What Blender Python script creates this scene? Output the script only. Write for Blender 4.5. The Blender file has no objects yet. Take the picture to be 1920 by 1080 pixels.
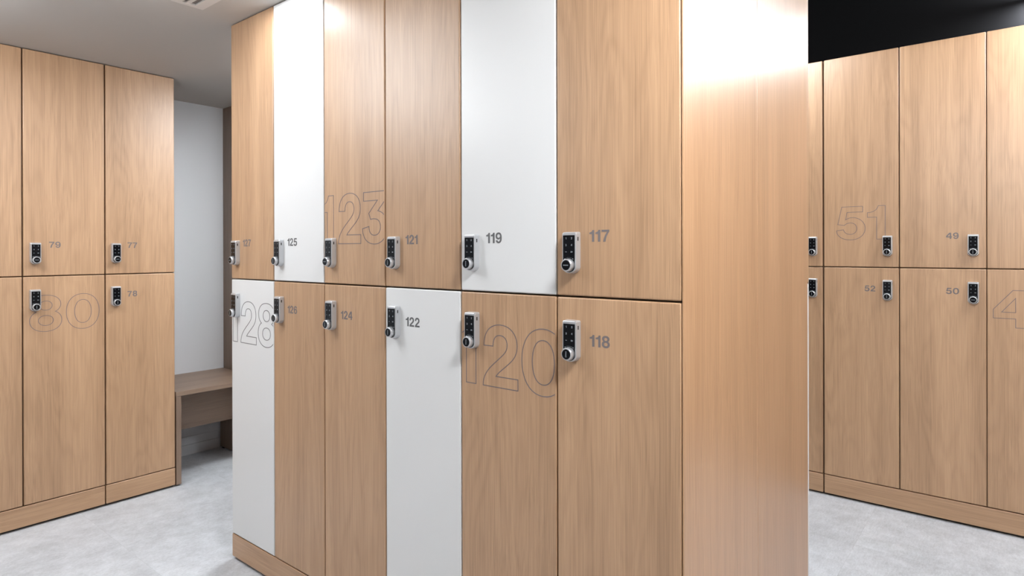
import bpy, bmesh, math, random
from mathutils import Vector, Matrix
from mathutils.geometry import tessellate_polygon

random.seed(4)
S = bpy.context.scene
COL = S.collection
R = math.radians

# ------------------------------------------------------------------ camera
# world: x runs into the room towards the right-hand row, y towards the left-hand row, z up
CAM_H = 1.1862
cam = bpy.data.objects.new('camera', bpy.data.cameras.new('camera'))
COL.objects.link(cam)
yaw, pitch, roll = R(39.1649), R(-0.0515), R(-0.1425)
fw = Vector((math.cos(yaw) * math.cos(pitch), math.sin(yaw) * math.cos(pitch), math.sin(pitch)))
rt = Vector((math.sin(yaw), -math.cos(yaw), 0))
up = rt.cross(fw)
rt2 = rt * math.cos(roll) + up * math.sin(roll)
up2 = up * math.cos(roll) - rt * math.sin(roll)
cam.matrix_world = Matrix(((rt2.x, up2.x, -fw.x, 0), (rt2.y, up2.y, -fw.y, 0), (rt2.z, up2.z, -fw.z, CAM_H), (0, 0, 0, 1)))
cam.data.sensor_width = 36
cam.data.lens = 1170.66 / 1920 * 36
cam.data.shift_y = -(540 - 472.19) / 1920
cam.data.clip_start = 0.02
S.camera = cam

# ------------------------------------------------------------------ world, exposure
S.view_settings.view_transform = 'Standard'
S.view_settings.look = 'None'
S.view_settings.gamma = 1
S.view_settings.use_curve_mapping = False
S.view_settings.exposure = 0.0
S.cycles.use_denoising = True
S.cycles.max_bounces = 10
S.cycles.diffuse_bounces = 6
S.cycles.sample_clamp_indirect = 6
W = bpy.data.worlds.new('world')
S.world = W
W.use_nodes = True
W.node_tree.nodes['Background'].inputs[0].default_value = (0.8, 0.85, 1, 1)
W.node_tree.nodes['Background'].inputs[1].default_value = 0.0

# ceiling panel lights and added fill lamps: centre, size in x and y, drop below the ceiling, strength, where it hangs
COOL = (0.965, 1.0, 1.035)
LIGHTS = [
    ((0.74, 1.86), 0.12, 0.60, 0.07, 6.7, 'above the aisle before locker 123'),
    ((-0.05, 2.65), 0.80, 0.12, 0.07, 48.0, 'close before the left row'),
    ((0.72, -0.10), 0.12, 0.40, 0.07, 178.0, 'above the aisle by the near end of the island'),
    ((2.52, -0.86), 0.64, 1.48, 0.07, 4.4, 'before the right row'),
    ((2.82, 1.02), 0.12, 0.36, 0.07, 68.0, 'added unseen behind the island to brighten the right row'),  # added lamp, hidden by the island, lifts the right row
    ((1.80, 2.54), 0.36, 0.26, 0.03, 68.0, 'in the grey ceiling before the bench niche'),
    ((2.98, -0.62), 0.12, 0.90, 0.12, 58.0, 'close before locker 47'),
    ((-1.60, -1.00), 0.12, 1.20, 0.07, 8.0, 'added as frontal fill, unseen behind the viewpoint'),  # added fill lamp, lights island and right row from the front
    ((0.50, 2.10), 0.60, 0.50, 0.02, 9.2, 'above the aisle by the far end of the island'),
]
# small round downlights: centre, radius, strength
SPOTS = [
    ((1.06, 1.97), 0.05, 100.0, 'in the grey ceiling close to locker 125'),
    ((3.75, -0.11), 0.05, 1000.0, 'above the tops of the right row'),
]


# ------------------------------------------------------------------ helpers
def tag(o, label=None, cat=None, group=None, kind=None):
    if label: o['label'] = label
    if cat: o['category'] = cat
    if group: o['group'] = group
    if kind: o['kind'] = kind
    return o


def empty(name, loc, rz=0.0):
    o = bpy.data.objects.new(name, None)
    o.empty_display_size = 0.05
    o.location = loc
    o.rotation_euler.z = rz
    COL.objects.link(o)
    return o


def link(name, mesh, mat, parent=None, loc=None):
    o = bpy.data.objects.new(name, mesh)
    if mat and not mesh.materials:
        mesh.materials.append(mat)
    if parent: o.parent = parent
    if loc: o.location = loc
    COL.objects.link(o)
    return o


def finish(bm, name, smooth=False):
    bmesh.ops.recalc_face_normals(bm, faces=bm.faces[:])
    me = bpy.data.meshes.new(name)
    bm.to_mesh(me)
    bm.free()
    if smooth:
        for p in me.polygons: p.use_smooth = True
    return me


def add_box(bm, x0, x1, y0, y1, z0, z1, bev=0.0, seg=3):
    t = bmesh.new()
    vs = [t.verts.new((x, y, z)) for x in (x0, x1) for y in (y0, y1) for z in (z0, z1)]
    for f in ((0, 1, 3, 2), (4, 6, 7, 5), (0, 4, 5, 1), (2, 3, 7, 6), (0, 2, 6, 4), (1, 5, 7, 3)):
        t.faces.new([vs[i] for i in f])
    if bev:
        bmesh.ops.bevel(t, geom=t.edges[:], offset=bev, segments=seg, profile=0.5, affect='EDGES')
    m = bpy.data.meshes.new('tmp')
    bmesh.ops.recalc_face_normals(t, faces=t.faces[:])
    t.to_mesh(m)
    t.free()
    bm.from_mesh(m)
    bpy.data.meshes.remove(m)


def box(name, mat, parent, x0, x1, y0, y1, z0, z1, bev=0.0, seg=3):
    bm = bmesh.new()
    add_box(bm, x0, x1, y0, y1, z0, z1, bev, seg)
    return link(name, finish(bm, name), mat, parent)


def loft(bm, rings, cap0=True, cap1=True):
    vs = [[bm.verts.new(p) for p in r] for r in rings]
    n = len(vs[0])
    for a, b in zip(vs, vs[1:]):
        for i in range(n):
            j = (i + 1) % n
            bm.faces.new((a[i], a[j], b[j], b[i]))
    if cap0: bm.faces.new(vs[0][::-1])
    if cap1: bm.faces.new(vs[-1])


# ------------------------------------------------------------------ materials
def new_mat(name):
    m = bpy.data.materials.new(name)
    m.use_nodes = True
    nt = m.node_tree
    return m, nt, nt.nodes['Principled BSDF']


def plain(name, col, rough=0.5, metal=0.0, spec=0.5):
    m, nt, b = new_mat(name)
    b.inputs['Base Color'].default_value = (*col, 1)
    b.inputs['Roughness'].default_value = rough
    b.inputs['Metallic'].default_value = metal
    b.inputs['Specular IOR Level'].default_value = spec
    return m


def N(nt, t, **kw):
    n = nt.nodes.new(t)
    for k, v in kw.items(): setattr(n, k, v)
    return n


def noise(nt, vec, scale, detail=2.0, rough=0.5):
    mp = N(nt, 'ShaderNodeMapping')
    mp.inputs['Scale'].default_value = scale
    nt.links.new(vec, mp.inputs[0])
    n = N(nt, 'ShaderNodeTexNoise')
    n.inputs['Scale'].default_value = 1
    n.inputs['Detail'].default_value = detail
    n.inputs['Roughness'].default_value = rough
    nt.links.new(mp.outputs[0], n.inputs['Vector'])
    return n.outputs[0]


def math_n(nt, op, a, b=None, c=None):
    n = N(nt, 'ShaderNodeMath', operation=op)
    for i, v in enumerate((a, b, c)):
        if v is None: continue
        if hasattr(v, 'links'): nt.links.new(v, n.inputs[i])
        else: n.inputs[i].default_value = v
    return n.outputs[0]


def wood(name, dark, light, axis='z', rough=0.42, figure=0.22, spec=0.85, contrast=1.0):
    """laminate with long fine grain running along one axis"""
    m, nt, b = new_mat(name)
    tc = N(nt, 'ShaderNodeTexCoord')
    oi = N(nt, 'ShaderNodeObjectInfo')
    off = N(nt, 'ShaderNodeVectorMath', operation='MULTIPLY_ADD')
    cmb = N(nt, 'ShaderNodeCombineXYZ')
    for i in range(3): nt.links.new(oi.outputs['Random'], cmb.inputs[i])
    nt.links.new(cmb.outputs[0], off.inputs[0])
    off.inputs[1].default_value = (31.7, 17.3, 43.1)
    nt.links.new(tc.outputs['Object'], off.inputs[2])
    vec = off.outputs[0]

    def sc(a, l):
        return (l, a, a) if axis == 'x' else ((a, l, a) if axis == 'y' else (a, a, l))
    # slow wander of the grain
    warp = noise(nt, vec, sc(4.0, 1.3), 2)
    wv = N(nt, 'ShaderNodeVectorMath', operation='MULTIPLY_ADD')
    c2 = N(nt, 'ShaderNodeCombineXYZ')
    w0 = math_n(nt, 'SUBTRACT', warp, 0.5)
    for i in range(3):
        if 'xyz'[i] != axis: nt.links.new(w0, c2.inputs[i])
    nt.links.new(c2.outputs[0], wv.inputs[0])
    wv.inputs[1].default_value = (0.025, 0.025, 0.025)
    nt.links.new(vec, wv.inputs[2])
    v2 = wv.outputs[0]
    band = noise(nt, v2, sc(15, 0.5), 3, 0.6)
    broad = noise(nt, vec, sc(5, 0.35), 1)
    grain = noise(nt, v2, sc(330, 2.2), 3, 0.65)
    fine = noise(nt, v2, sc(850, 7.0), 2, 0.6)
    contour = noise(nt, vec, sc(7.0, 1.0), 2, 0.4)
    ring = math_n(nt, 'SINE', math_n(nt, 'MULTIPLY', contour, 95.0))
    ringm = math_n(nt, 'MULTIPLY', math_n(nt, 'POWER', math_n(nt, 'MULTIPLY_ADD', ring, 0.5, 0.5), 2.0), noise(nt, vec, sc(9, 1.4), 1))
    s = math_n(nt, 'MULTIPLY', math_n(nt, 'SUBTRACT', band, 0.5), 0.95 * contrast)
    s = math_n(nt, 'MULTIPLY_ADD', math_n(nt, 'SUBTRACT', broad, 0.5), 0.5 * contrast, s)
    s = math_n(nt, 'MULTIPLY_ADD', math_n(nt, 'SUBTRACT', grain, 0.5), 1.0 * contrast, s)
    s = math_n(nt, 'MULTIPLY_ADD', math_n(nt, 'SUBTRACT', fine, 0.5), 0.8 * contrast, s)
    hair = math_n(nt, 'MULTIPLY', math_n(nt, 'MAXIMUM', math_n(nt, 'SUBTRACT', noise(nt, v2, sc(480, 2.4), 1, 0.5), 0.60), 0.0), 2.2)
    s = math_n(nt, 'SUBTRACT', s, hair)
    s = math_n(nt, 'MULTIPLY_ADD', ringm, -figure, s)
    s = math_n(nt, 'ADD', s, 0.60)
    cr = N(nt, 'ShaderNodeValToRGB')
    cr.color_ramp.elements[0].color = (*dark, 1)
    cr.color_ramp.elements[1].color = (*light, 1)
    nt.links.new(s, cr.inputs[0])
    nt.links.new(cr.outputs[0], b.inputs['Base Color'])
    b.inputs['Roughness'].default_value = rough
    b.inputs['Specular IOR Level'].default_value = spec
    bp = N(nt, 'ShaderNodeBump')
    bp.inputs['Strength'].default_value = 0.12
    bp.inputs['Distance'].default_value = 0.0006
    nt.links.new(math_n(nt, 'ADD', grain, fine), bp.inputs['Height'])
    nt.links.new(bp.outputs[0], b.inputs['Normal'])
    return m


OAK_D, OAK_L = (0.313, 0.177, 0.092), (0.566, 0.350, 0.200)
M = {}
M['oak'] = wood('light_oak_laminate', OAK_D, OAK_L)
M['oak_x'] = wood('light_oak_laminate_long', OAK_D, OAK_L, axis='x')
M['oak_y'] = wood('light_oak_laminate_long_y', OAK_D, OAK_L, axis='y')
M['oak_end'] = wood('light_oak_end_laminate', (0.315, 0.166, 0.080), (0.565, 0.328, 0.180), rough=0.33, figure=0.0)
M['walnut_x'] = wood('walnut_laminate_long', (0.150, 0.094, 0.062), (0.310, 0.210, 0.145), axis='x', rough=0.42)
M['walnut_z'] = wood('walnut_laminate', (0.150, 0.094, 0.062), (0.310, 0.210, 0.145), axis='z', rough=0.42)
M['carcass'] = plain('brown_carcass_board', (0.16, 0.10, 0.06), 0.6)
M['foot'] = plain('black_foot_rail', (0.012, 0.012, 0.012), 0.6)
M['white'] = plain('white_satin_laminate', (0.74, 0.74, 0.735), 0.32)
M['ink'] = plain('grey_brown_vinyl', (0.165, 0.140, 0.140), 0.5)
M['ink_line'] = plain('grey_line_vinyl', (0.165, 0.135, 0.142), 0.5)
M['ink_dark'] = plain('dark_grey_vinyl', (0.115, 0.112, 0.115), 0.5)
M['silver'] = plain('satin_silver', (0.60, 0.61, 0.63), 0.32, 0.6)
M['gloss_black'] = plain('gloss_black', (0.004, 0.005, 0.007), 0.18, 0.0, 0.25)
M['legend'] = plain('pale_key_print', (0.22, 0.24, 0.26), 0.5)
M['slot'] = plain('dark_slot', (0.01, 0.01, 0.01), 0.4)
M['wall'] = plain('white_wall_paint', (0.68, 0.695, 0.72), 0.7)
M['beige'] = plain('beige_wall_paint', (0.36, 0.31, 0.26), 0.7)
M['ceiling'] = plain('grey_white_ceiling_paint', (0.51, 0.49, 0.465), 0.85)
M['black'] = plain('black_paint', (0.0045, 0.0045, 0.0050), 0.8, 0.0, 0.05)
M['vent'] = plain('vent_paint', (0.66, 0.63, 0.60), 0.6)
M['vent_dark'] = plain('vent_duct', (0.20, 0.18, 0.17), 0.8)
M['frame'] = plain('lamp_frame_paint', (0.7, 0.7, 0.7), 0.5)


def emit(name, col, s):
    m = bpy.data.materials.new(name)
    m.use_nodes = True
    nt = m.node_tree
    nt.nodes.clear()
    e = nt.nodes.new('ShaderNodeEmission')
    e.inputs[0].default_value = (*col, 1)
    e.inputs[1].default_value = s
    nt.links.new(e.outputs[0], nt.nodes.new('ShaderNodeOutputMaterial').inputs[0])
    return m


def floor_mat():
    m, nt, b = new_mat('pale_grey_stone_tile')
    tc = N(nt, 'ShaderNodeTexCoord')
    v = tc.outputs['Object']
    T = 0.62
    mp = N(nt, 'ShaderNodeMapping')
    mp.inputs['Location'].default_value = (-0.96 / T + 10, -2.38 / T + 10, 0)
    mp.inputs['Scale'].default_value = (1 / T, 1 / T, 1)
    nt.links.new(v, mp.inputs[0])
    fl = N(nt, 'ShaderNodeVectorMath', operation='FLOOR')
    nt.links.new(mp.outputs[0], fl.inputs[0])
    fr = N(nt, 'ShaderNodeVectorMath', operation='FRACTION')
    nt.links.new(mp.outputs[0], fr.inputs[0])
    wn = N(nt, 'ShaderNodeTexWhiteNoise', noise_dimensions='2D')
    nt.links.new(fl.outputs[0], wn.inputs['Vector'])
    sep = N(nt, 'ShaderNodeSeparateXYZ')
    nt.links.new(fr.outputs[0], sep.inputs[0])

    def edge(s):
        d = math_n(nt, 'MINIMUM', s, math_n(nt, 'SUBTRACT', 1.0, s))
        return math_n(nt, 'LESS_THAN', d, 0.0016)
    seam = math_n(nt, 'MAXIMUM', edge(sep.outputs[0]), edge(sep.outputs[1]))
    off = N(nt, 'ShaderNodeVectorMath', operation='MULTIPLY_ADD')
    nt.links.new(wn.outputs[1], off.inputs[0])
    off.inputs[1].default_value = (9, 9, 9)
    nt.links.new(v, off.inputs[2])
    vv = off.outputs[0]
    cloud = noise(nt, vv, (3.2, 3.2, 1), 4, 0.6)
    mott = noise(nt, vv, (16, 16, 1), 5, 0.7)
    streak = noise(nt, vv, (26, 150, 1), 3, 0.7)
    speck = noise(nt, vv, (110, 170, 1), 3, 0.75)
    s = math_n(nt, 'MULTIPLY', math_n(nt, 'SUBTRACT', cloud, 0.5), 0.9)
    s = math_n(nt, 'MULTIPLY_ADD', math_n(nt, 'SUBTRACT', mott, 0.5), 1.0, s)
    s = math_n(nt, 'MULTIPLY_ADD', math_n(nt, 'SUBTRACT', streak, 0.5), 0.5, s)
    s = math_n(nt, 'MULTIPLY_ADD', math_n(nt, 'SUBTRACT', speck, 0.5), 0.8, s)
    s = math_n(nt, 'MULTIPLY_ADD', math_n(nt, 'SUBTRACT', wn.outputs[0], 0.5), 0.12, s)
    s = math_n(nt, 'ADD', s, 0.55)
    s = math_n(nt, 'MULTIPLY_ADD', seam, -0.16, s)
    cr = N(nt, 'ShaderNodeValToRGB')
    cr.color_ramp.elements[0].color = (0.350, 0.360, 0.376, 1)
    cr.color_ramp.elements[1].color = (0.69, 0.71, 0.745, 1)
    nt.links.new(s, cr.inputs[0])
    nt.links.new(cr.outputs[0], b.inputs['Base Color'])
    b.inputs['Roughness'].default_value = 0.5
    b.inputs['Specular IOR Level'].default_value = 0.35
    bp = N(nt, 'ShaderNodeBump')
    bp.inputs['Strength'].default_value = 0.15
    bp.inputs['Distance'].default_value = 0.001
    nt.links.new(math_n(nt, 'ADD', streak, speck), bp.inputs['Height'])
    nt.links.new(bp.outputs[0], b.inputs['Normal'])
    return m


M['floor'] = floor_mat()

# ------------------------------------------------------------------ room
XC = 1.1875          # front plane of the middle island
YL = 3.3104          # front plane of the left-hand row
XR = 3.3061          # front plane of the right-hand row
YW = 3.787           # white wall behind the bench
X0, X1, Y0 = -2.2, 3.83, -2.6
ZC, ZB, ZH = 2.064, 2.90, 2.370     # grey ceiling, black ceiling, height of the hanging lights
XS = 2.16            # where the black ceiling starts
YTOP = YW + 0.06


def struct(name, mat, *b):
    return tag(box(name, mat, None, *b), kind='structure')


struct('floor', M['floor'], X0 - 0.1, X1 + 0.1, Y0 - 0.1, YTOP + 0.1, -0.1, 0.0)
struct('ceiling', M['ceiling'], X0 - 0.1, XS, Y0 - 0.1, YTOP + 0.1, ZC, ZC + 0.06)
struct('ceiling', M['black'], XS - 0.02, X1 + 0.1, Y0 - 0.1, YTOP + 0.1, ZB, ZB + 0.06)
struct('trim_1', M['black'], XS, XS + 0.02, Y0 - 0.1, YTOP + 0.1, ZC, ZB)
struct('wall_back', M['wall'], X0 - 0.1, X1 + 0.1, YW, YW + 0.1, 0.0, ZC)
struct('wall_back', M['black'], XS, X1 + 0.1, YW, YW + 0.1, ZC, ZB)
struct('wall_left', M['beige'], X0 - 0.1, X0, Y0, YW, 0.0, ZC)
struct('wall_front', M['beige'], X0, X1, Y0 - 0.1, Y0, 0.0, ZB)
struct('wall_right', M['black'], X1, X1 + 0.1, Y0, YW, 0.0, ZB)
# stepped white baseboard under the bench
struct('baseboard_back', M['wall'], 1.40, 1.816, YW - 0.012, YW, 0.0, 0.058)
struct('trim_2', M['wall'], 1.40, 1.816, YW - 0.004, YW, 0.058, 0.1045)

# ceiling panel lights and the added fill lamps
for (cx, cy), sx, sy, drop, st, where in LIGHTS:
    low = cx < XS
    t = empty('ceiling_light' if low else 'pendant_light', (cx, cy, ZC if low else ZH))
    bm = bmesh.new()
    w = 0.012
    for a in ((-sx / 2 - w, sx / 2 + w, -sy / 2 - w, -sy / 2), (-sx / 2 - w, sx / 2 + w, sy / 2, sy / 2 + w),
              (-sx / 2 - w, -sx / 2, -sy / 2, sy / 2), (sx / 2, sx / 2 + w, -sy / 2, sy / 2)):
        add_box(bm, *a, -0.008, 0.0)
    if not low:
        add_box(bm, -sx / 2 - w, sx / 2 + w, -sy / 2 - w, sy / 2 + w, 0.0, 0.012)
    link('frame', finish(bm, 'frame'), M['frame' if low else 'slot'], t)
    box('diffuser', emit('lit_diffuser', COOL, st), t, -sx / 2, sx / 2, -sy / 2, sy / 2, -drop, -0.0005)
    if not low:
        for k in (-1, 1):
            dx, dy = (0, k * sy * 0.4) if sy > sx else (k * sx * 0.4, 0)
            box('rod', M['slot'], t, dx - 0.004, dx + 0.004, dy - 0.004, dy + 0.004, 0.012, ZB - ZH - 0.0005)
    tag(t, ('flat lit panel light ' if low else 'lit light bar hung on rods ') + where, 'ceiling light', 'ceiling panel lights')
for (cx, cy), r, st, where in SPOTS:
    low = cx < XS
    t = empty('downlight', (cx, cy, ZC if low else ZH))
    ring = lambda rr, z: [(rr * math.cos(2 * math.pi * k / 32), rr * math.sin(2 * math.pi * k / 32), z) for k in range(32)]
    bm = bmesh.new()
    loft(bm, [ring(r + 0.012, 0), ring(r + 0.012, -0.004), ring(r, -0.006), ring(r, 0)], False, False)
    link('rim', finish(bm, 'rim'), M['frame'], t)
    bm = bmesh.new()
    loft(bm, [ring(r - 0.0005, -0.0005), ring(r - 0.0005, -0.003)])
    link('lens', finish(bm, 'lens'), emit('lit_lens', COOL, st), t)
    if not low:
        box('rod', M['slot'], t, -0.004, 0.004, -0.004, 0.004, -0.0005, ZB - ZH - 0.0005)
    tag(t, 'small round lit downlight ' + where, 'downlight', 'round downlights')

# air vent in the grey ceiling
t = empty('ceiling_vent', (0.985, 2.198, ZC))
bm = bmesh.new()
hx, hy = 0.055, 0.08
for a in ((-hx, hx, -hy, -hy + 0.02), (-hx, hx, hy - 0.02, hy), (-hx, -hx + 0.03, -hy + 0.02, hy - 0.02), (hx - 0.035, hx, -hy + 0.02, hy - 0.02)):
    add_box(bm, *a, -0.008, 0.0)
link('frame', finish(bm, 'frame'), M['vent'], t)
box('duct', M['vent_dark'], t, -hx + 0.03, hx - 0.035, -hy + 0.02, hy - 0.02, -0.002, -0.0005)
bm = bmesh.new()
add_box(bm, -0.012, 0.002, -hy + 0.02, hy - 0.02, -0.007, -0.003)
link('slat', finish(bm, 'slat'), M['vent'], t)
tag(t, 'pale slotted air vent set in the grey ceiling', 'vent')

# ------------------------------------------------------------------ digits
# outlines in units of the figure height: M start, L line, C cubic
GL = {
    '0': (0.83, ['M.415,1.015 C.68,1.015 .83,.80 .83,.50 C.83,.20 .68,-.015 .415,-.015 C.15,-.015 0,.20 0,.50 C0,.80 .15,1.015 .415,1.015',
                 'M.415,.84 C.285,.84 .206,.71 .206,.50 C.206,.29 .285,.16 .415,.16 C.545,.16 .624,.29 .624,.50 C.624,.71 .545,.84 .415,.84']),
    '1': (0.465, ['M.246,0 L.465,0 L.465,1 L.287,1 C.26,.87 .15,.80 0,.80 L0,.66 L.246,.66']),
    '2': (0.735, ['M0,0 L.735,0 L.735,.175 L.28,.175 C.32,.235 .42,.30 .52,.38 C.65,.48 .72,.56 .72,.70 C.72,.89 .58,1.015 .37,1.015 '
                  'C.15,1.015 .02,.88 .02,.66 L.215,.66 C.22,.78 .27,.845 .365,.845 C.46,.845 .515,.785 .515,.695 C.515,.60 .45,.55 .34,.46 C.15,.31 0,.20 0,0']),
    '3': (0.755, ['M.03,1 L.72,1 L.72,.85 L.47,.625 C.64,.60 .755,.48 .755,.315 C.755,.12 .59,-.015 .37,-.015 C.14,-.015 0,.11 0,.29 L.2,.33 '
                  'C.2,.22 .26,.155 .37,.155 C.475,.155 .55,.22 .55,.315 C.55,.42 .475,.475 .34,.475 C.31,.475 .28,.472 .25,.465 L.195,.585 L.46,.83 L.03,.83']),
    '4': (0.775, ['M.475,0 L.675,0 L.675,.24 L.775,.24 L.775,.40 L.675,.40 L.675,1 L.42,1 L0,.475 L0,.24 L.475,.24', 'M.475,.79 L.475,.41 L.18,.41']),
    '5': (0.785, ['M.15,1 L.72,1 L.72,.83 L.295,.83 L.255,.60 C.30,.64 .37,.665 .44,.665 C.63,.665 .785,.53 .785,.335 C.785,.12 .62,-.015 .39,-.015 '
                  'C.16,-.015 .01,.10 0,.27 L.195,.30 C.22,.20 .29,.155 .39,.155 C.49,.155 .56,.225 .56,.33 C.56,.435 .49,.505 .39,.505 C.31,.505 .25,.47 .22,.43 L.037,.46']),
    '6': (0.76, ['M.725,.735 C.70,.91 .57,1.015 .39,1.015 C.14,1.015 0,.83 0,.49 C0,.16 .13,-.015 .38,-.015 C.60,-.015 .76,.12 .76,.33 C.76,.52 .62,.655 .43,.655 '
                 'C.33,.655 .25,.62 .195,.55 C.20,.76 .27,.86 .385,.86 C.465,.86 .515,.81 .53,.72',
                 'M.385,.50 C.49,.50 .565,.43 .565,.325 C.565,.22 .49,.145 .385,.145 C.28,.145 .205,.22 .205,.325 C.205,.43 .28,.50 .385,.50']),
    '7': (0.74, ['M0,1 L.74,1 L.74,.85 C.54,.62 .40,.32 .375,0 L.165,0 C.19,.31 .33,.59 .53,.825 L0,.825']),
    '8': (0.755, ['M.3775,1.015 C.59,1.015 .73,.91 .73,.755 C.73,.66 .685,.585 .60,.543 C.70,.50 .755,.41 .755,.295 C.755,.11 .60,-.015 .3775,-.015 '
                  'C.155,-.015 0,.11 0,.295 C0,.41 .055,.50 .155,.543 C.07,.585 .025,.66 .025,.755 C.025,.91 .165,1.015 .3775,1.015',
                  'M.3775,.85 C.46,.85 .525,.80 .525,.72 C.525,.64 .46,.59 .3775,.59 C.295,.59 .23,.64 .23,.72 C.23,.80 .295,.85 .3775,.85',
                  'M.3775,.44 C.48,.44 .552,.385 .552,.30 C.552,.215 .48,.155 .3775,.155 C.275,.155 .203,.215 .203,.30 C.203,.385 .275,.44 .3775,.44']),
}


def parse(path, n=10):
    pts = []
    cmd = None
    args = []
    toks = path.replace('M', ' M ').replace('L', ' L ').replace('C', ' C ').split()
    i = 0
    xy = lambda s: Vector([float(v) for v in s.split(',')])
    while i < len(toks):
        if toks[i] in 'ML':
            pts.append(xy(toks[i + 1]))
            i += 2
        else:
            p0 = pts[-1]
            p1, p2, p3 = (xy(toks[i + k]) for k in (1, 2, 3))
            for k in range(1, n + 1):
                u = k / n
                pts.append(p0 * (1 - u) ** 3 + p1 * 3 * u * (1 - u) ** 2 + p2 * 3 * u * u * (1 - u) + p3 * u ** 3)
            i += 4
    if (pts[0] - pts[-1]).length < 1e-6: pts.pop()
    return pts


_w9, _c9 = GL['6'][0], [parse(c) for c in GL['6'][1]]
GLYPH = {k: (w, [parse(c) for c in cs]) for k, (w, cs) in GL.items()}
GLYPH['9'] = (_w9, [[Vector((_w9 - p.x, 1 - p.y)) for p in c] for c in _c9])


def solid(bm, contours, y0, y1):
    """flat figure with holes, front at y0 and edges back to y1"""
    flat = [p for c in contours for p in c]
    fr = [bm.verts.new((p.x, y0, p.y)) for p in flat]
    bk = [bm.verts.new((p.x, y1, p.y)) for p in flat]
    for t in tessellate_polygon([[Vector((p.x, p.y, 0)) for p in c] for c in contours]):
        try: bm.faces.new([fr[i] for i in t])
        except ValueError: pass
    k = 0
    for c in contours:
        n = len(c)
        for i in range(n):
            j = (i + 1) % n
            bm.faces.new((fr[k + i], fr[k + j], bk[k + j], bk[k + i]))
        k += n


def ribbon(bm, c, t, y0, y1):
    """thin line following a closed outline"""
    n = len(c)
    ring = []
    for i in range(n):
        a, b, d = c[i - 1], c[i], c[(i + 1) % n]
        u = (b - a).normalized()
        v = (d - b).normalized()
        na, nb = Vector((-u.y, u.x)), Vector((-v.y, v.x))
        m = (na + nb)
        m = m.normalized() if m.length > 1e-6 else na
        k = t / 2 / max(0.35, m.dot(na))
        p, q = b + m * k, b - m * k
        ring.append([bm.verts.new((p.x, y0, p.y)), bm.verts.new((q.x, y0, q.y)), bm.verts.new((q.x, y1, q.y)), bm.verts.new((p.x, y1, p.y))])
    for i in range(n):
        a, b = ring[i], ring[(i + 1) % n]
        for k in (0, 1, 3):
            bm.faces.new((a[k], a[(k + 1) % 4], b[(k + 1) % 4], b[k]))


def clip(bm, x0, x1):
    for x, nrm in ((x0, (-1, 0, 0)), (x1, (1, 0, 0))):
        bmesh.ops.bisect_plane(bm, geom=bm.verts[:] + bm.edges[:] + bm.faces[:], plane_co=(x, 0, 0), plane_no=nrm, clear_outer=True)


def text_w(txt, h, track):
    return sum(GLYPH[c][0] * h for c in txt) + track * h * (len(txt) - 1)


def small_number(txt, x, z, h, y, track=0.13):
    bm = bmesh.new()
    for c in txt:
        w, cs = GLYPH[c]
        solid(bm, [[Vector((x + p.x * h, z + p.y * h)) for p in q] for q in cs], y - 0.0004, y)
        x += (w + track) * h
    return finish(bm, 'number')


def big_number(spec, z, h, y, x0, x1, t=0.0022):
    """spec: list of (figure, left x); lines are cut at the door edges x0, x1"""
    bm = bmesh.new()
    for c, x in spec:
        for q in GLYPH[c][1]:
            ribbon(bm, [Vector((x + p.x * h, z + p.y * h)) for p in q], t, y - 0.0004, y)
    clip(bm, x0, x1)
    return finish(bm, 'outlined_number')


# ------------------------------------------------------------------ keypad lock (centre at x = 0, bottom at z = 0, back on y = 0)
LW, LH, LD = 0.0372, 0.0925, 0.0165


def lock_outline(w, h, dz=0.0, top_r=0.004):
    r = w / 2
    pts = []
    for k in range(17):
        a = math.pi + math.pi * k / 16
        pts.append(Vector((r * math.cos(a), r + 0.78 * r * math.sin(a) - 0.22 * r + dz)))
    for cx, a0 in ((r - top_r, 0), (-r + top_r, math.pi / 2)):
        for k in range(5):
            a = a0 + math.pi / 2 * k / 4
            pts.append(Vector((cx + top_r * math.cos(a), h - top_r + dz + top_r * math.sin(a))))
    return pts


def at(pts, y): return [(p.x, y, p.y) for p in pts]


def housing_mesh():
    bm = bmesh.new()
    o = lock_outline
    loft(bm, [at(o(LW + 0.003, LH + 0.002, -0.001), 0), at(o(LW + 0.0025, LH + 0.0018, -0.0009), -0.004), at(o(LW + 0.0008, LH, 0.0), -LD + 0.0025),
              at(o(LW, LH - 0.0008, 0.0003), -LD + 0.001), at(o(LW - 0.0018, LH - 0.003, 0.001), -LD)])
    return finish(bm, 'keypad_lock')


def disc(bm, cx, cz, r, y0, y1, n=32, bev=0.0006, r1=None):
    r1 = r if r1 is None else r1
    c = lambda rr, y: [(cx + rr * math.cos(2 * math.pi * k / n), y, cz + rr * math.sin(2 * math.pi * k / n)) for k in range(n)]
    loft(bm, [c(r, y0), c(r1, y1 + bev), c(r1 - bev, y1)])


KZ = 0.0185


def knob_mesh():
    bm = bmesh.new()
    disc(bm, 0.0, KZ, 0.0150, -LD - 0.0006, -LD - 0.0125, r1=0.0140, bev=0.0012)
    return finish(bm, 'knob')


def cap_mesh():
    bm = bmesh.new()
    disc(bm, 0.0, KZ, 0.0113, -LD - 0.012, -LD - 0.0132)
    return finish(bm, 'knob_cap')


def cap_print_mesh():
    bm = bmesh.new()
    x = -0.0066
    for w, h in ((0.0018, 0.0026), (0.0015, 0.0020), (0.0020, 0.0026), (0.0017, 0.0022), (0.0020, 0.0026), (0.0015, 0.0022)):
        add_box(bm, x, x + w, -0.0001, 0.0001, -h / 2, h / 2)
        x += w + 0.00055
    return finish(bm, 'knob_print')


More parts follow.
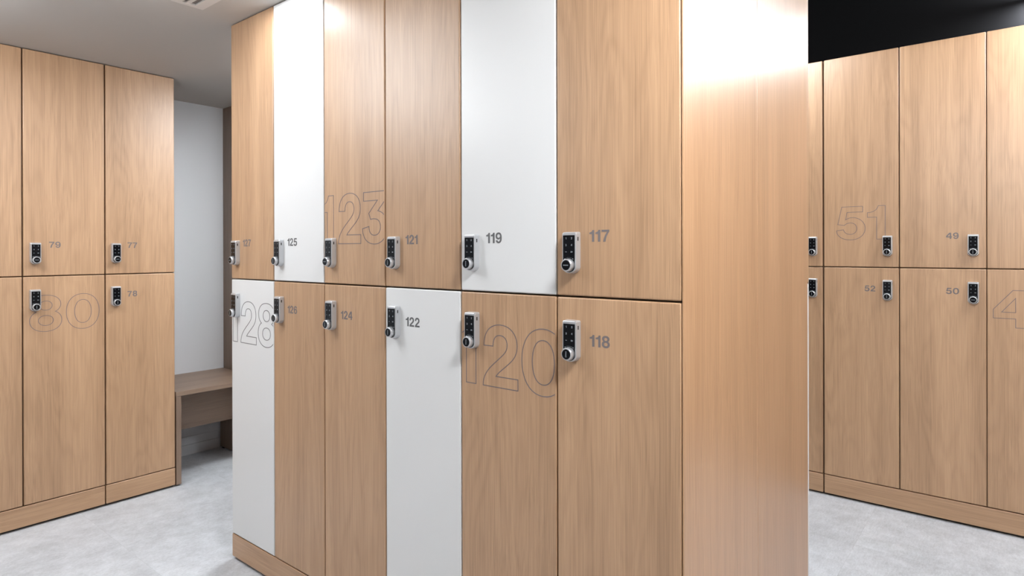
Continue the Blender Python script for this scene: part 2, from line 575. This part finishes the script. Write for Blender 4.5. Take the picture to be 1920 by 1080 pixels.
def panel_mesh():
    bm = bmesh.new()
    o = lock_outline(LW - 0.0062, LH - 0.0095, 0.0026, 0.0008)
    loft(bm, [at(o, -LD + 0.0005), at(o, -LD - 0.0006)])
    return finish(bm, 'keypad_panel')


def legend_mesh():
    bm = bmesh.new()
    y = -LD - 0.00065
    for i, c in enumerate('1234'):
        h = 0.0046
        w, cs = GLYPH[c]
        x = (-0.0076 if i % 2 == 0 else 0.0076) - w * h / 2
        z = LH - (0.0138 if i < 2 else 0.0290) - h / 2
        solid(bm, [[Vector((x + p.x * h, z + p.y * h)) for p in q] for q in cs], y - 0.0002, y)
    z = LH - 0.0443
    add_box(bm, -0.0096, -0.0056, y - 0.0002, y, z - 0.0006, z + 0.0006)
    add_box(bm, 0.0052, 0.0072, y - 0.0002, y, z - 0.0018, z + 0.0018)
    add_box(bm, 0.0079, 0.0102, y - 0.0002, y, z - 0.0012, z + 0.0012)
    for k in range(-5, 6):   # dotted turning arc above the knob with a mark at each end
        a = math.pi / 2 + k * 0.125
        cx, cz = 0.0185 * math.cos(a), KZ + 0.0172 * math.sin(a)
        r = 0.0011 if abs(k) == 5 else 0.0004
        add_box(bm, cx - r, cx + r, y - 0.0002, y, cz - r, cz + r)
    return finish(bm, 'key_print')


def slot_mesh():
    bm = bmesh.new()
    add_box(bm, LW / 2 - 0.0002, LW / 2 + 0.0011, -0.0108, -0.0070, LH - 0.0195, LH - 0.0105, 0.0004, 1)
    return finish(bm, 'side_slot')


LOCK = dict(housing=housing_mesh(), panel=panel_mesh(), legend=legend_mesh(), knob=knob_mesh(), cap=cap_mesh(), prn=cap_print_mesh(), slot=slot_mesh())
for k, mt in (('housing', 'silver'), ('panel', 'gloss_black'), ('legend', 'legend'), ('knob', 'silver'), ('cap', 'gloss_black'), ('prn', 'legend'), ('slot', 'slot')):
    LOCK[k].materials.append(M[mt])
for k in ('knob', 'cap'):
    for p in LOCK[k].polygons: p.use_smooth = len(p.vertices) == 4 and abs(p.normal.y) < 0.6


def add_lock(root, x, z, y, upright):
    h = link('keypad_lock', LOCK['housing'], None, root, (x, y, z))
    link('keypad_panel', LOCK['panel'], None, h)
    link('key_print', LOCK['legend'], None, h)
    link('knob', LOCK['knob'], None, h)
    link('knob_cap', LOCK['cap'], None, h)
    p = link('knob_print', LOCK['prn'], None, h, (0, -LD - 0.0133, KZ))
    if upright: p.rotation_euler.y = R(90)
    link('side_slot', LOCK['slot'], None, h)
    return h


# ------------------------------------------------------------------ lockers
GAP = 0.0020         # half the gap round a door
DT = 0.018           # door thickness
DEPTH = 0.46


def locker(name, origin, rz, w, z0, z1, mat, label, group, num=None, big=None, lock=None, knob_up=True, gl=GAP, gr=GAP, depth=DEPTH, row_top=False):
    """local frame: x to the right along the front, y inwards, z up; origin at the front lower left corner on the grid lines"""
    t = empty('locker', (origin[0], origin[1], z0), rz)
    h = z1 - z0
    box('carcass', M['carcass'], t, 0.0004, w - 0.0004, DT + 0.001, depth, 0.0003 if z0 > 0.5 else IB - z0, h - 0.0003)
    bm = bmesh.new()
    top = h - (0.0 if row_top else GAP)
    add_box(bm, gl, w - gr, 0.0, DT, GAP, top, 0.0032, 4)
    me = finish(bm, 'door')
    for p in me.polygons: p.use_smooth = p.area < 0.012 and max(abs(c) for c in p.normal) < 0.9999
    d = link('door', me, M[mat], t)
    if num:
        txt, x, z, hh, ink = num
        link('number', small_number(txt, x, z - z0, hh, -0.00005), M[ink], t)
    if big:
        spec, z, hh, ink = big
        link('outlined_number', big_number(spec, z - z0, hh, -0.00005, gl + 0.003, w - gr - 0.003), M[ink], t)
    if lock:
        x, z = lock
        add_lock(t, x, z - z0, -0.00005, knob_up)
    tag(t, label, 'locker', group)
    return t


LOFF = 0.0273 + LW / 2     # lock centre from the door's grid line

# --- island, front bank, from the far end to the near end
IJ, IT, IP, IB = 1.0828, 2.0610, 0.0992, 0.0110
IW = (2.3681 - 0.5277) / 6
NH = 0.0262
up_n = [('127', 'oak'), ('125', 'white'), ('123', 'oak'), ('121', 'oak'), ('119', 'white'), ('117', 'oak')]
lo_n = [('128', 'white'), ('126', 'oak'), ('124', 'oak'), ('122', 'white'), ('120', 'oak'), ('118', 'oak')]
ISL = 'island lockers facing the aisle'
COLN = ['farthest column', 'second column from the far end', 'third column from the far end', 'third column from the near end', 'second column from the near end', 'nearest column']
BH = 0.1545
for i in range(6):
    o = (XC, 2.3681 - IW * i, 0)
    n, m = up_n[i]
    big = num = None
    cname = 'white' if m == 'white' else 'light oak'
    if n == '123':
        big = ([('1', -0.020), ('2', 0.0785), ('3', 0.2005)], 0.0250 + CAM_H, BH, 'ink_line')
    else:
        num = (n, 0.0900, 0.0205 + CAM_H, NH, 'ink_dark' if m == 'white' else 'ink')
    lab = ('%s upper island locker with large outlined number 123, ' % cname if n == '123' else '%s upper island locker numbered %s, ' % (cname, n)) + COLN[i]
    locker(n, o, R(-90), IW, IJ, IT, m, lab, ISL, num, big, (LOFF, IJ + 0.0535), n not in ('117', '123', '127'), row_top=True)
    n, m = lo_n[i]
    big = num = None
    cname = 'white' if m == 'white' else 'light oak'
    if n == '128':
        big = ([('1', -0.0255), ('2', 0.0719), ('8', 0.1984)], -0.3430 + CAM_H, BH, 'ink_dark')
    elif n == '120':
        big = ([('1', -0.0185), ('2', 0.0780), ('0', 0.2039)], -0.3405 + CAM_H, BH, 'ink_line')
    else:
        num = (n, 0.0900, -0.2122 + CAM_H, NH, 'ink_dark' if m == 'white' else 'ink')
    lab = ('%s lower island locker with large outlined number %s, ' % (cname, n) if big else '%s lower island locker numbered %s, ' % (cname, n)) + COLN[i]
    locker(n, o, R(-90), IW, IP, IJ, m, lab, ISL, num, big, (LOFF, IJ - 0.1460), True)

YE = 0.5240          # outer face of the island end panels
XM = 1.6422          # seam between the two end panels
XB = 2.1265          # back face of the island carcasses
tag(box('end_panel', M['oak_end'], None, XC + 0.0005, XM - 0.0006, YE, 0.5272, IB, IT, 0.0008, 2),
    'light oak end panel of the island beside locker 117', 'panel', 'island end panels')
tag(box('end_panel', M['oak_end'], None, XM + 0.0006, XB, YE, 0.5272, IB, IT, 0.0008, 2),
    'narrower light oak end panel of the island nearer the right row', 'panel', 'island end panels')
tag(box('plinth', M['oak_y'], None, XC + 0.0005, XC + 0.0185, 0.5277, 2.3681, IB, IP - GAP, 0.0025, 3),
    'long light oak plinth under the island lockers', 'plinth')
tag(box('foot_rail', M['foot'], None, XC + 0.022, XC + 0.42, 0.56, 2.335, 0.0, IB), 'black base rail under the island plinth', 'rail')

# --- island, back bank: only the bay at the near end shows, edge on
for z0, z1, m, lab, rt_ in ((IJ, IT, 'oak', 'light oak upper locker on the far side of the island, seen edge on', True),
                            (IP, IJ, 'white', 'white lower locker on the far side of the island, seen edge on', False)):
    locker('back', (XB + DT + 0.0005, 0.5277, 0), R(90), IW, z0, z1, m, lab, 'lockers on the far side of the island', row_top=rt_, gl=-0.003, depth=0.44)
tag(box('plinth', M['oak_y'], None, XB + 0.0002, XB + DT, 0.5277, 0.5277 + IW, IB, IP - GAP, 0.0025, 3), 'light oak plinth on the far side of the island, at its near corner', 'plinth')

# --- left-hand row
LWD = 0.3108
LG = 'lockers of the left row'
a0, a1, a2 = 0.7481, 1.0590, 1.3692
left = [(a0 - LWD, a0, '81', '82'), (a0, a1, '79', '80'), (a1, a2, '77', '78')]
for x0, x1, nu, nl in left:
    w = x1 - x0
    gl, gr = (0.0028, 0.0020)
    if nu == '77': gl = 0.0034
    num = (nu, 0.0945, 0.0208 + CAM_H, NH, 'ink') if nu != '81' else None
    lab = {'81': 'light oak upper locker cut by the left edge, beside locker 79', '79': 'light oak upper locker numbered 79 in the left row',
           '77': 'light oak upper locker numbered 77, last of the left row before the bench niche'}[nu]
    locker(nu, (x0, YL, 0), 0, w, IJ, IT, 'oak', lab, LG, num, None, (LOFF - 0.002, IJ + 0.0525), False, gl, gr, row_top=True)
    num = (nl, 0.0935, -0.2120 + CAM_H, NH, 'ink') if nl == '78' else None
    big = ([('8', 0.0240), ('0', 0.1577)], -0.3440 + CAM_H, BH, 'ink_line') if nl == '80' else None
    lab = {'82': 'light oak lower locker cut by the left edge, beside locker 80', '80': 'light oak lower locker with large outlined number 80',
           '78': 'light oak lower locker numbered 78 beside the bench'}[nl]
    locker(nl, (x0, YL, 0), 0, w, IP, IJ, 'oak', lab, LG, num, big, (LOFF - 0.003, IJ - 0.1505), True, gl, gr)
tag(box('plinth', M['oak_x'], None, a0 - LWD, a1 - 0.0025, YL + 0.0005, YL + 0.0185, IB, IP - GAP, 0.0025, 3), 'light oak plinth under lockers 79 and 80', 'plinth')
tag(box('plinth', M['oak_x'], None, a1 + 0.0025, a2 - 0.001, YL + 0.0005, YL + 0.0185, IB, IP - GAP, 0.0025, 3), 'short light oak plinth under locker 78', 'plinth')
tag(box('foot_rail', M['foot'], None, a0 - LWD + 0.03, a2 - 0.004, YL + 0.021, YL + 0.42, 0.0, IB), 'black base rail under the left row', 'rail')

# --- right-hand row
RJ, RT_, RP, RB = CAM_H - 0.0792, CAM_H + 0.9213, CAM_H - 1.0851, 0.0110
RWD = 0.3163
RG = 'lockers of the right row'
r0, r1, r2 = 0.7430, 0.4266, 0.1115
right = [(r0 + RWD, '53', '54'), (r0, '51', '52'), (r1, '49', '50'), (r2, '47', '48')]
for y, nu, nl in right:
    gl = gr = 0.0020
    if nu == '53': gr = 0.0034
    if nu == '51': gl = 0.0034
    num = big = None
    if nu == '51':
        big = ([('5', RWD - 0.2580), ('1', RWD - 0.1274)], 0.0522 + CAM_H, BH, 'ink_line')
    elif nu == '49':
        num = (nu, RWD - 0.0955 - text_w(nu, 0.0268, 0.17), 0.0490 + CAM_H, 0.0268, 'ink')
    lab = {'53': 'light oak upper locker, narrow strip showing past the island end', '51': 'light oak upper locker with large outlined number 51',
           '49': 'light oak upper locker numbered 49 in the right row under the black wall', '47': 'light oak upper locker cut by the right edge, above outlined number 48'}[nu]
    locker(nu, (XR, y, 0), R(-90), RWD, RJ, RT_, 'oak', lab, RG, num, big, (RWD - LOFF, RJ + 0.0530), nu != '47', gl, gr, row_top=True)
    num = big = None
    if nl == '48':
        big = ([('4', 0.0222), ('8', 0.1560)], -0.3215 + CAM_H, BH, 'ink_line')
    elif nl in ('52', '50'):
        num = (nl, RWD - 0.0955 - text_w(nl, 0.0268, 0.13), -0.1905 + CAM_H, 0.0268, 'ink')
    lab = {'54': 'light oak lower locker, narrow strip showing past the island end', '52': 'light oak lower locker numbered 52 beneath outlined number 51',
           '50': 'light oak lower locker numbered 50 in the right row', '48': 'light oak lower locker with large outlined number 48 at the right edge'}[nl]
    locker(nl, (XR, y, 0), R(-90), RWD, RP, RJ, 'oak', lab, RG, num, big, (RWD - LOFF, RJ - 0.1500), nl != '50', gl, gr)
tag(box('plinth', M['oak_y'], None, XR + 0.0005, XR + 0.0185, r0 + 0.0030, r0 + RWD, RB, RP - GAP, 0.0025, 3), 'light oak plinth end showing just past the island', 'plinth')
tag(box('plinth', M['oak_y'], None, XR + 0.0005, XR + 0.0185, r2 - RWD, r0 - 0.0030, RB, RP - GAP, 0.0025, 3), 'long light oak plinth under lockers 52, 50 and 48', 'plinth')
tag(box('foot_rail', M['foot'], None, XR + 0.021, XR + 0.42, r2 - RWD + 0.03, r0 + RWD - 0.01, 0.0, RB), 'black base rail under the right row', 'rail')

# ------------------------------------------------------------------ bench in the niche and its tall side panel
BT = CAM_H - 0.7078
BX0, BX1 = 1.3724, 1.8455
t = empty('bench', ((BX0 + BX1) / 2, (YL + YW) / 2, 0))
cx, cy = t.location.x, t.location.y
rel = lambda x0, x1, y0, y1, z0, z1: (x0 - cx, x1 - cx, y0 - cy, y1 - cy, z0, z1)
box('seat', M['walnut_x'], t, *rel(BX0, BX1, YL, YW - 0.001, BT - 0.0237, BT), 0.001, 2)
for x0 in (BX0 + 0.0015, 1.8195):
    box('leg', M['walnut_z'], t, *rel(x0, x0 + 0.0250, YL + 0.0015, YW - 0.016, 0.008, BT - 0.0240), 0.001, 2)
box('apron', M['walnut_x'], t, *rel(BX0 + 0.0268, 1.8192, YL + 0.200, YL + 0.218, BT - 0.250, BT - 0.0240), 0.001, 2)
bm = bmesh.new()
for x in (BX0 + 0.006, 1.8225):
    for y in (YL + 0.03, YW - 0.05):
        add_box(bm, *rel(x, x + 0.018, y, y + 0.018, 0.0, 0.0085))
link('foot_pads', finish(bm, 'foot_pads'), M['foot'], t)
tag(t, 'dark walnut bench in the niche beside locker 78', 'bench')
tag(box('side_panel', M['walnut_z'], None, 1.8475, 1.8655, YL, YW - 0.001, 0.0, 2.0632, 0.001, 2), 'tall dark walnut side panel rising behind the bench end', 'panel')
